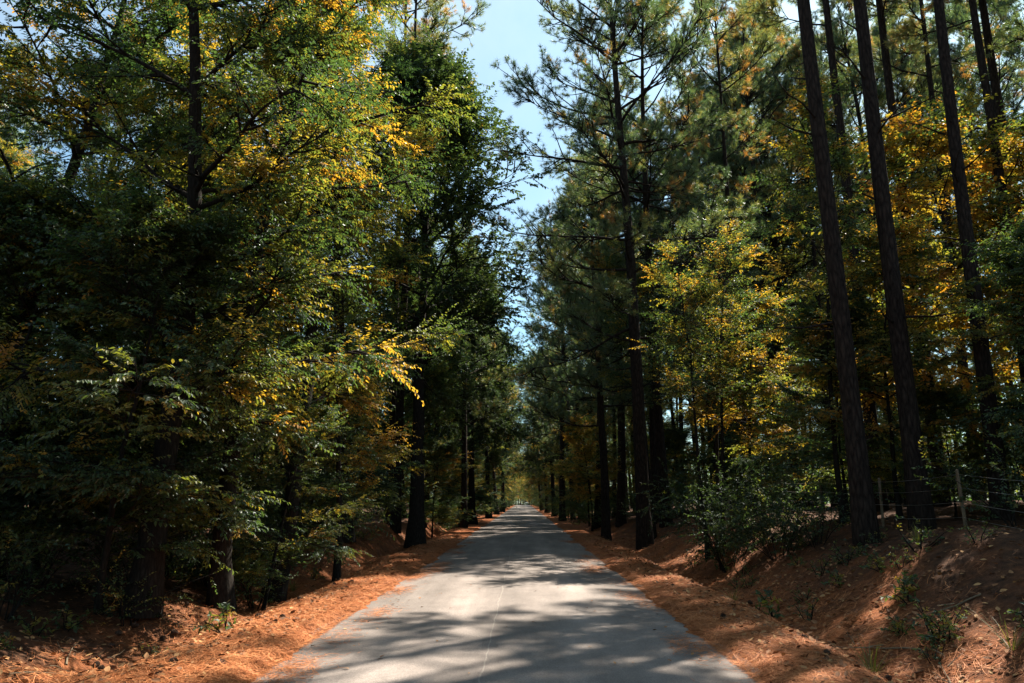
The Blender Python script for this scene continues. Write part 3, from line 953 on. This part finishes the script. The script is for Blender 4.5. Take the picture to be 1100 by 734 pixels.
for x, y, K, k_, lb in ((-6.2, 12.2, SHRUB_D, .7, "dark shrub crowding the foot of the near thick trunk"), (-7.6, 12.0, SHRUB_D, .8, "dark shrub between the near thick trunk and the slim trunked leafy tree"),
                   (-9.2, 11.4, SHRUB_D, .8, "dark shrub at the foot of the slim trunked leafy tree"), (-5.9, 14.6, SHRUB_D, .75, "dark shrub behind the yellow flecked tree beside the ditch"),
                   (-6.2, 17.4, SHRUB, 1.0, "green shrub behind the leaning golden tree"), (-5.6, 20.6, SHRUB_D, .8, "dark shrub beside the pole thin pair of trunks"),
                   (-6.0, 25.6, SHRUB, 1.1, "green shrub at the foot of the dark oak")):
    PS(K, x, y, k_, x * 3.0, lb)
for sgn in (-1, 1):
    for k in range(36):
        y = 45 + 190 * (k + rng.uniform(0, 1)) / 36
        x = rng.uniform(3.3, 4.6)
        PS(SHRUB_D if k % 3 else SHRUB, sgn * x + float(road_x(y) - XC), y, rng.uniform(.8, 1.3), rng.uniform(0, 6), "low shrub at the distant road edge " + SIDE[sgn], "low shrubs at the distant road edge " + SIDE[sgn], stems=False)
    made = 0
    while made < 40:
        y = 14 + 75 * rng.uniform(0, 1) ** 1.3
        x = rng.uniform(5.0, 13) if y < 30 else rng.uniform(3.9, 9)
        if not free(sgn * x, y, 1.0):
            continue
        taken.append((sgn * x, y))
        made += 1
        PS([SHRUB, SHRUB_B, SHRUB_D][rng.integers(3)], sgn * x, y, rng.uniform(.6, 1.15), rng.uniform(0, 6), "leafy shrub among the tree trunks " + SIDE[sgn], "shrubs under the trees " + SIDE[sgn], stems=False)

# ------------------------------------------------------------------ wire fence on the bank
M_STAKE = plain_material("weathered_stake", [(0.2, (0.07, 0.052, 0.034)), (0.8, (0.20, 0.155, 0.10))], scale=14)
M_WIRE = plain_material("galvanised_wire", [(0.2, (0.30, 0.31, 0.32)), (0.8, (0.50, 0.51, 0.52))], rough=0.35, metal=0.9, spec=0.5)
fence = empty("wire_fence", (7.05, 12.4, gz(7.05, 12.4)))
tag(fence, "thin wire fence with tan stakes running along the top of the bank", "fence")
FX = 7.05
py = [12.4 + 2.83 * k for k in range(-2, 10)]
tops = []
for y in py:
    x = FX + rng.normal(0, 0.03)
    z = gz(x, y)
    lx, ly = rng.normal(0, 0.03, 2)
    g = Geo()
    path = np.array([[[0, 0, -0.3], [lx * .4, ly * .4, 0.3], [lx, ly, 0.93]]]) + np.array([x, y, z]) - np.array(fence.location)
    v, q = tubes(path, 0.030, 0.027, 8)
    g.add(v, q)
    n = len(v)
    g.add(np.concatenate([v[-8:], [path[0, -1] + [0, 0, 0.015]]]), t=[[i, (i + 1) % 8, 8] for i in range(8)])
    obj("post", g.mesh("post", M_STAKE, False), fence)
    tops.append((x, y, z))
for h in (0.18, 0.42, 0.65, 0.86):
    P = []
    for (x0, y0, z0), (x1, y1, z1) in zip(tops[:-1], tops[1:]):
        for f in np.linspace(0, 1, 6, endpoint=False):
            P.append([x0 + (x1 - x0) * f - 0.034, y0 + (y1 - y0) * f, z0 + (z1 - z0) * f + h - 0.03 * sin(pi * f)])
    g = Geo()
    v, q = tubes(np.array([P]) - np.array(fence.location), 0.0035, 0.0035, 5)
    g.add(v, q)
    obj("wire", g.mesh("wire", M_WIRE, True), fence)

# ------------------------------------------------------------------ pine straw, litter, cones, fallen branches, seedlings
M_STRAW = plain_material("pine_straw", [(0.15, (0.06, 0.022, 0.011)), (0.45, (0.37, 0.120, 0.038)), (0.75, (0.57, 0.24, 0.095))], scale=3, rough=0.7)
M_LITTER = plain_material("fallen_leaf", [(0.15, (0.06, 0.028, 0.016)), (0.5, (0.22, 0.10, 0.045)), (0.8, (0.42, 0.24, 0.10))], scale=5, rough=0.8)
M_CONE = plain_material("cone_scale", [(0.2, (0.035, 0.022, 0.016)), (0.8, (0.10, 0.065, 0.045))], scale=20)
r2 = rng_(5)


def strew(n, y0, y1, yp, smin, smax, swidth):
    y = y0 + (y1 - y0) * r2.uniform(0, 1, n) ** yp
    sgn = r2.choice([-1, 1], n)
    a = smin + np.abs(r2.normal(0, swidth, n))
    keep = a < smax
    return (XC + sgn * a)[keep], y[keep]


def lay_needles(x, y, L, wd, lift, tilt):
    n = len(x)
    z = np.maximum(ground_z(x, y), np.where(np.abs(x - XC) < HW + 0.25, 0.012 + 0.035 * (1 - ((x - XC) / HW) ** 2), -9)) + r2.uniform(0.002, lift, n)
    a = r2.uniform(0, 2 * pi, n)
    d = np.stack([np.cos(a), np.sin(a), r2.normal(0, tilt, n)], -1)
    e = 0.06
    slope = (ground_z(x + np.cos(a) * e, y + np.sin(a) * e) - ground_z(x - np.cos(a) * e, y - np.sin(a) * e)) / (2 * e)
    d[:, 2] += np.where(np.abs(x - XC) > HW + 0.1, np.clip(slope, -1.5, 1.5), 0)
    d = unit(d)
    s = unit(np.cross(d, UP[None] + r2.normal(0, 0.25, (n, 3)))) * wd / 2
    b = np.stack([-np.sin(a), np.cos(a), np.zeros(n)], -1) * (L * r2.normal(0, 0.10, n))[:, None]
    c = np.stack([x, y, z], -1)
    h = d * (L / 2)[:, None]
    v = np.stack([c - h - s, c - h + s, c + b + s, c + b - s, c + h + s * .6, c + h - s * .6], 1).reshape(-1, 3)
    i = np.arange(n)[:, None] * 6
    return v, np.concatenate([i + np.array([0, 1, 2, 3]), i + np.array([3, 2, 4, 5])])


g = Geo()
x, y = strew(130000, 4.8, 30, 2.0, HW + 0.12, 7.5, 1.35)
patch = np.sin(x * 3.1 + 1.3 * np.sin(y * 1.7)) * np.sin(y * 2.3 + np.sin(x * 2.1))
keep = (x < 3.5) | (patch > -0.35) | (r2.uniform(0, 1, len(x)) < 0.12)
x, y = x[keep], y[keep]
v, q = lay_needles(x, y, r2.uniform(0.10, 0.22, len(x)), 0.0042, 0.035, 0.16)
g.add(v, q)
x, y = strew(24000, 4.8, 34, 1.8, HW - 0.75, HW + 0.5, 0.42)
x = XC + np.sign(x - XC) * (2 * (HW + 0.1) - np.abs(x - XC) - 0.0)
x = np.where(np.abs(x - XC) > HW + 0.6, XC + np.sign(x - XC) * (HW + 0.1), x)
v, q = lay_needles(x, y, r2.uniform(0.09, 0.18, len(x)), 0.004, 0.012, 0.04)
g.add(v, q)
# drifts blown on to the asphalt
for k in range(46):
    cy = 5.2 + 26 * r2.uniform() ** 1.5
    cx = XC + r2.choice([-1, 1]) * (HW - abs(r2.normal(0.02, 0.22)))
    m_ = r2.integers(60, 420)
    x, y = cx + r2.normal(0, 0.13, m_), cy + r2.normal(0, 0.38, m_)
    v, q = lay_needles(x, y, r2.uniform(0.07, 0.17, m_), 0.004, 0.02, 0.06)
    g.add(v, q)
tag(obj("pine_straw", g.mesh("pine_straw", M_STRAW)), kind="stuff")

g = Geo()
x, y = strew(17000, 4.8, 34, 1.7, HW + 0.4, 12, 3.0)
n = len(x)
a = r2.uniform(0, 2 * pi, n)
v, q = leaf_faces(r2, np.stack([x, y, ground_z(x, y) + r2.uniform(0.008, 0.035, n)], -1), np.stack([np.cos(a), np.sin(a), r2.normal(0, .25, n)], -1), UP[None] + r2.normal(0, .35, (n, 3)), r2.uniform(0.04, 0.10, n), 0.55, 0.35, -0.1)
g.add(v, q)
n = 900
x, y = XC + r2.uniform(-2.2, 2.2, n), 5 + 40 * r2.uniform(0, 1, n) ** 1.5
keep = r2.uniform(0, 1, n) < 0.12 + 0.88 * (np.abs(x - XC) / 2.2) ** 3
x, y = x[keep], y[keep]
n = len(x)
a = r2.uniform(0, 2 * pi, n)
v, q = leaf_faces(r2, np.stack([x, y, 0.018 + 0.035 * (1 - ((x - XC) / HW) ** 2) + r2.uniform(0, 0.01, n)], -1), np.stack([np.cos(a), np.sin(a), r2.normal(0, .08, n)], -1), UP[None] + r2.normal(0, .2, (n, 3)), r2.uniform(0.03, 0.07, n), 0.55, 0.35, -0.1)
g.add(v, q)
tag(obj("leaf_litter", g.mesh("leaf_litter", M_LITTER)), kind="stuff")

# pine cone: spiral of thick scales on a core
g = Geo()
core = np.array([[[0, 0, 0], [0.012, 0, 0], [0.045, 0, 0], [0.078, 0, 0], [0.09, 0, 0]]])
v, q = tubes(core, 0.018, 0.006, 8, 1.6)
g.add(v, q)
for k in range(64):
    f = k / 64
    th = k * 2.4
    rad = 0.034 * sin(pi * (0.14 + 0.8 * f)) ** 0.8
    c = np.array([0.006 + 0.08 * f, cos(th) * rad * .35, sin(th) * rad * .35])
    o = np.array([0.35, cos(th), sin(th)])
    tn = np.array([0, -sin(th), cos(th)])
    tip = c + o * rad * .85
    wd = 0.009
    ax = np.array([0.006, 0, 0])
    g.add([c - tn * wd * .5, c + tn * wd * .5, tip + tn * wd, tip - tn * wd, tip + ax + tn * wd * .6, tip + ax - tn * wd * .6], [[0, 1, 2, 3], [3, 2, 4, 5], [0, 3, 5, 1]])
cone_me = g.mesh("pine_cone", M_CONE)
for k in range(40):
    if k < 30:
        x, y = XC - r2.uniform(2.9, 5.6), r2.uniform(6.6, 15)
    else:
        x, y = XC + r2.uniform(2.7, 4.3), r2.uniform(6.5, 15)
    o = obj("pine_cone", cone_me)
    o.location = (x, y, gz(x, y) + 0.026)
    o.rotation_euler = (r2.uniform(0, 6), r2.normal(0, .25), r2.uniform(0, 6.28))
    s_ = r2.uniform(0.7, 1.1)
    o.scale = (s_, s_, s_)
    if k < 30:
        tag(o, "small dark pine cone lying on the straw along the shallow ditch", "pine cone", "pine cones by the shallow ditch")
    else:
        tag(o, "small dark pine cone lying on the straw below the fence bank", "pine cone", "pine cones below the fence bank")

# fallen branches
BR = [(-4.3, 7.6, .7, 1.1, "thin pale stick lying in the shaded straw hollow nearest the viewer"), (-5.4, 9.4, 2.0, .9, "crooked dark twig on the straw under the low dense understory tree"),
      (-3.4, 12.5, .3, .8, "short twig on the lit straw strip beside the shallow ditch"), (-4.6, 10.2, 2.6, .7, "short dark twig among pine cones in the shallow ditch"),
      (3.95, 9.4, 2.3, 1.4, "long thin stick lying in the ditch at the foot of the fence bank"), (4.3, 8.0, 1.0, .9, "dead twig on dark litter at the bank foot closest to the viewer"),
      (5.0, 9.6, 2.8, 1.0, "dead stick lying on the bank slope below the thick bare pines"), (3.3, 14.5, .5, .7, "small twig on the straw shoulder beyond the long stick")]
for (x, y, a, L, lb) in BR:
    pts = grow(r2, [[-L / 2, 0, 0]], [[1, 0, 0]], L, 7, 0.10)
    sub = grow(r2, along(pts, np.zeros(3, int), np.array([.3, .55, .75]))[0], [[.7, .6, .1], [.7, -.7, .15], [.8, .5, .1]], [L * .3, L * .25, L * .2], 4, .12)
    wx, wy = x + pts[..., 0] * cos(a) - pts[..., 1] * sin(a), y + pts[..., 0] * sin(a) + pts[..., 1] * cos(a)
    zz = ground_z(wx, wy) - gz(x, y) + 0.02
    pts = np.stack([wx - x, wy - y, zz], -1)
    wx, wy = x + sub[..., 0] * cos(a) - sub[..., 1] * sin(a), y + sub[..., 0] * sin(a) + sub[..., 1] * cos(a)
    sub = np.stack([wx - x, wy - y, ground_z(wx, wy) - gz(x, y) + 0.02 + np.abs(sub[..., 2])], -1)
    g = Geo()
    v, q = tubes(pts, 0.013, 0.004, 6)
    g.add(v, q)
    v, q = tubes(sub, 0.006, 0.002, 5)
    g.add(v, q)
    o = obj("fallen_branch", g.mesh("fallen_branch", M_STAKE, True))
    o.location = (x, y, gz(x, y))
    tag(o, lb, "stick")

SEED = shrub(41, H=0.30, R=0.26, stems=4, n2=4, nl=7, leaf=0.065, tint=0.34, w=0.55)
SEED_B = shrub(42, H=0.45, R=0.30, stems=5, n2=5, nl=7, leaf=0.05, tint=0.28)
PSs = lambda K, x, y, s_, lb, gr=None: place_shrub(K, x, y, s_, r2.uniform(0, 6), lb, gr, "seedling", "seedling")
PSs(SEED, -3.75, 9.9, 1.2, "pale green seedling alone on the bright orange straw by the shallow ditch")
PSs(SEED, -6.0, 10.3, 1.1, "bright leaved seedling at the foot of the dark foliage wall")
PSs(SEED, 3.85, 12.1, 1.5, "yellow green seedling at the shoulder edge below the fence bank")
PSs(SEED_B, 4.1, 11.4, 0.8, "small seedling beside the yellow green one at the ditch")
PSs(SEED_B, 5.9, 11.6, 1.2, "upright seedling on the bank top in front of the second thick pine")
PSs(SEED, 5.1, 10.6, 1.0, "little green seedling halfway up the bank between two trunk shadows")
for k in range(50):
    y = r2.uniform(6.8, 22)
    x = r2.uniform(4.2, 6.9)
    PSs((SEED, SEED_B)[k % 2], x, y, r2.uniform(.5, 1.1), "tiny green seedling scattered over the dark fence bank", "seedlings scattered over the fence bank")
for k in range(18):
    y = r2.uniform(8.5, 22)
    x = -r2.uniform(4.6, 7.2)
    PSs((SEED, SEED_B)[k % 2], x, y, r2.uniform(.5, 1.1), "tiny green seedling at the shaded forest edge by the shallow ditch", "seedlings at the shaded forest edge")

# grass tufts
M_GRASS = leaf_material("grass_blade", [(0.0, (0.05, 0.075, 0.02)), (0.5, (0.12, 0.13, 0.04)), (1.0, (0.32, 0.24, 0.09))], trans=0.4, gloss=0.012, rough=0.6)
def grass_tuft(seed, n=46, h=0.38):
    r = rng_(seed)
    a = r.uniform(0, 2 * pi, n)
    o = r.uniform(0.1, 0.9, n)
    p = np.stack([np.cos(a) * .03, np.sin(a) * .03, np.full(n, -.01)], -1)
    pts = grow(r, p, np.stack([np.cos(a) * o, np.sin(a) * o, np.ones(n)], -1), h * r.uniform(.5, 1.2, n), 5, .05, -.16)
    sd = np.stack([-np.sin(a), np.cos(a), np.zeros(n)], -1)[:, None] * (np.array([1, 1, .9, .7, .45, .08]) * .0035)[None, :, None]
    v = np.stack([pts - sd, pts + sd], 2).reshape(-1, 3)
    b = (np.arange(n)[:, None] * 12 + np.arange(5)[None] * 2).reshape(-1, 1)
    g = Geo()
    q = b + np.array([0, 1, 3, 2])
    g.add(v, q, tint=np.repeat(r.uniform(.1, .9, n), 5))
    return g.mesh("grass_tuft", M_GRASS)
TUFT = [grass_tuft(51), grass_tuft(52, 30, 0.5), grass_tuft(53, 60, 0.28)]
for k, (x, y, lb) in enumerate([(4.05, 7.3, "spiky grass tuft on the dark litter at the bank foot nearest the viewer"), (3.6, 8.3, "small grass tuft at the outer edge of the lit straw shoulder"),
                    (6.1, 12.0, "long bladed grass tuft on the bank top beside the thick bare pines"), (3.5, 13.2, "grass tuft beside the yellow green seedling at the shoulder edge"),
                    (5.0, 8.2, "grass tuft on the shaded lower slope of the fence bank"), (-4.9, 16.5, "grass tuft at the ditch under the leaning yellow tree")]):
    o = obj("grass_tuft", TUFT[k % 3])
    o.location = (x, y, gz(x, y))
    o.rotation_euler = (0, 0, k * 1.3)
    tag(o, lb, "grass")

# ------------------------------------------------------------------ far-off wood on both sides, one mass beyond the trees one can tell apart
g = Geo()
n = 110000
y = r2.uniform(-25, 330, n)
sgn = r2.choice([-1, 1], n)
x = sgn * (33 + 30 * r2.uniform(0, 1, n) ** 1.6)
top = 9 + 3.5 * np.sin(y * 0.31 + sgn) + 2.5 * np.sin(y * 0.83 + x * 0.2)
z = ground_z(x, y) + top * r2.uniform(0, 1, n) ** 0.8
dr = unit(r2.normal(0, 1, (n, 3)))
v, q = leaf_faces(r2, np.stack([x, y, z], -1), dr, UP[None] + r2.normal(0, .6, (n, 3)), r2.uniform(0.3, 0.75, n), 0.55)
ti = np.clip(0.25 + 0.15 * np.sin(x * .5 + y * .4) + r2.normal(0, .1, n), 0, 1)
g.add(v, q, tint=np.concatenate([ti, ti]))
tag(obj("far_woods", g.mesh("far_woods", M_LEAF)), kind="stuff")

# ------------------------------------------------------------------ light, sky, camera
SUN_AZ, SUN_EL = 42.0, 51.0
w = bpy.data.worlds.new("World")
scene.world = w
w.use_nodes = True
wn, wl = w.node_tree.nodes, w.node_tree.links
wn.clear()
sky = wn.new("ShaderNodeTexSky")
sky.sky_type = "NISHITA"
sky.sun_disc = False
sky.sun_elevation = radians(SUN_EL)
sky.sun_rotation = radians(SUN_AZ)
sky.air_density = 1.0
sky.dust_density = 1.4
sky.ozone_density = 1.0
bg = wn.new("ShaderNodeBackground")
bg.inputs[1].default_value = 0.06
wo = wn.new("ShaderNodeOutputWorld")
# thin bright cloud drifting in the clear sky
wtc = wn.new("ShaderNodeTexCoord")
wno = wn.new("ShaderNodeTexNoise")
wno.inputs["Scale"].default_value = 2.2
wno.inputs["Detail"].default_value = 7.0
wno.inputs["Roughness"].default_value = 0.6
wl.new(wtc.outputs["Generated"], wno.inputs["Vector"])
wmr = wn.new("ShaderNodeMapRange")
wmr.inputs["From Min"].default_value = 0.34
wmr.inputs["From Max"].default_value = 0.66
wmr.inputs["To Min"].default_value = 0.05
wmr.inputs["To Max"].default_value = 0.38
wl.new(wno.outputs["Fac"], wmr.inputs["Value"])
wti = wn.new("ShaderNodeVectorMath")
wti.operation = "MULTIPLY"
wti.inputs[1].default_value = (0.70, 1.00, 1.03)
wl.new(sky.outputs[0], wti.inputs[0])
wmx = wn.new("ShaderNodeMix")
wmx.data_type = "RGBA"
wmx.inputs["B"].default_value = (6.0, 6.75, 6.9, 1)
wl.new(wmr.outputs[0], wmx.inputs["Factor"])
wl.new(wti.outputs[0], wmx.inputs["A"])
wl.new(wmx.outputs["Result"], bg.inputs[0])
wl.new(bg.outputs[0], wo.inputs[0])

sl = bpy.data.lights.new("sun", "SUN")
sl.energy = 5.0
sl.angle = radians(0.53)
sl.color = (1.0, 0.90, 0.76)
so = link(bpy.data.objects.new("sun", sl))
so.location = (12, 14, 30)
so.rotation_euler = (radians(90 - SUN_EL), 0, radians(180 - SUN_AZ))

cam = bpy.data.cameras.new("camera")
cam.sensor_width = 36
cam.lens = 26.2
cam.clip_start = 0.05
cam.clip_end = 3000
co = link(bpy.data.objects.new("camera", cam))
co.location = (0, 0, 1.6)
co.rotation_euler = (radians(90 + 12.0), 0, radians(0.86))
scene.camera = co

scene.view_settings.view_transform = "Standard"
scene.view_settings.look = "None"
scene.view_settings.gamma = 1.0
scene.view_settings.exposure = 1.75
scene.render.engine = "CYCLES"
scene.cycles.max_bounces = 6
scene.cycles.diffuse_bounces = 4
scene.cycles.glossy_bounces = 2
scene.cycles.transmission_bounces = 4
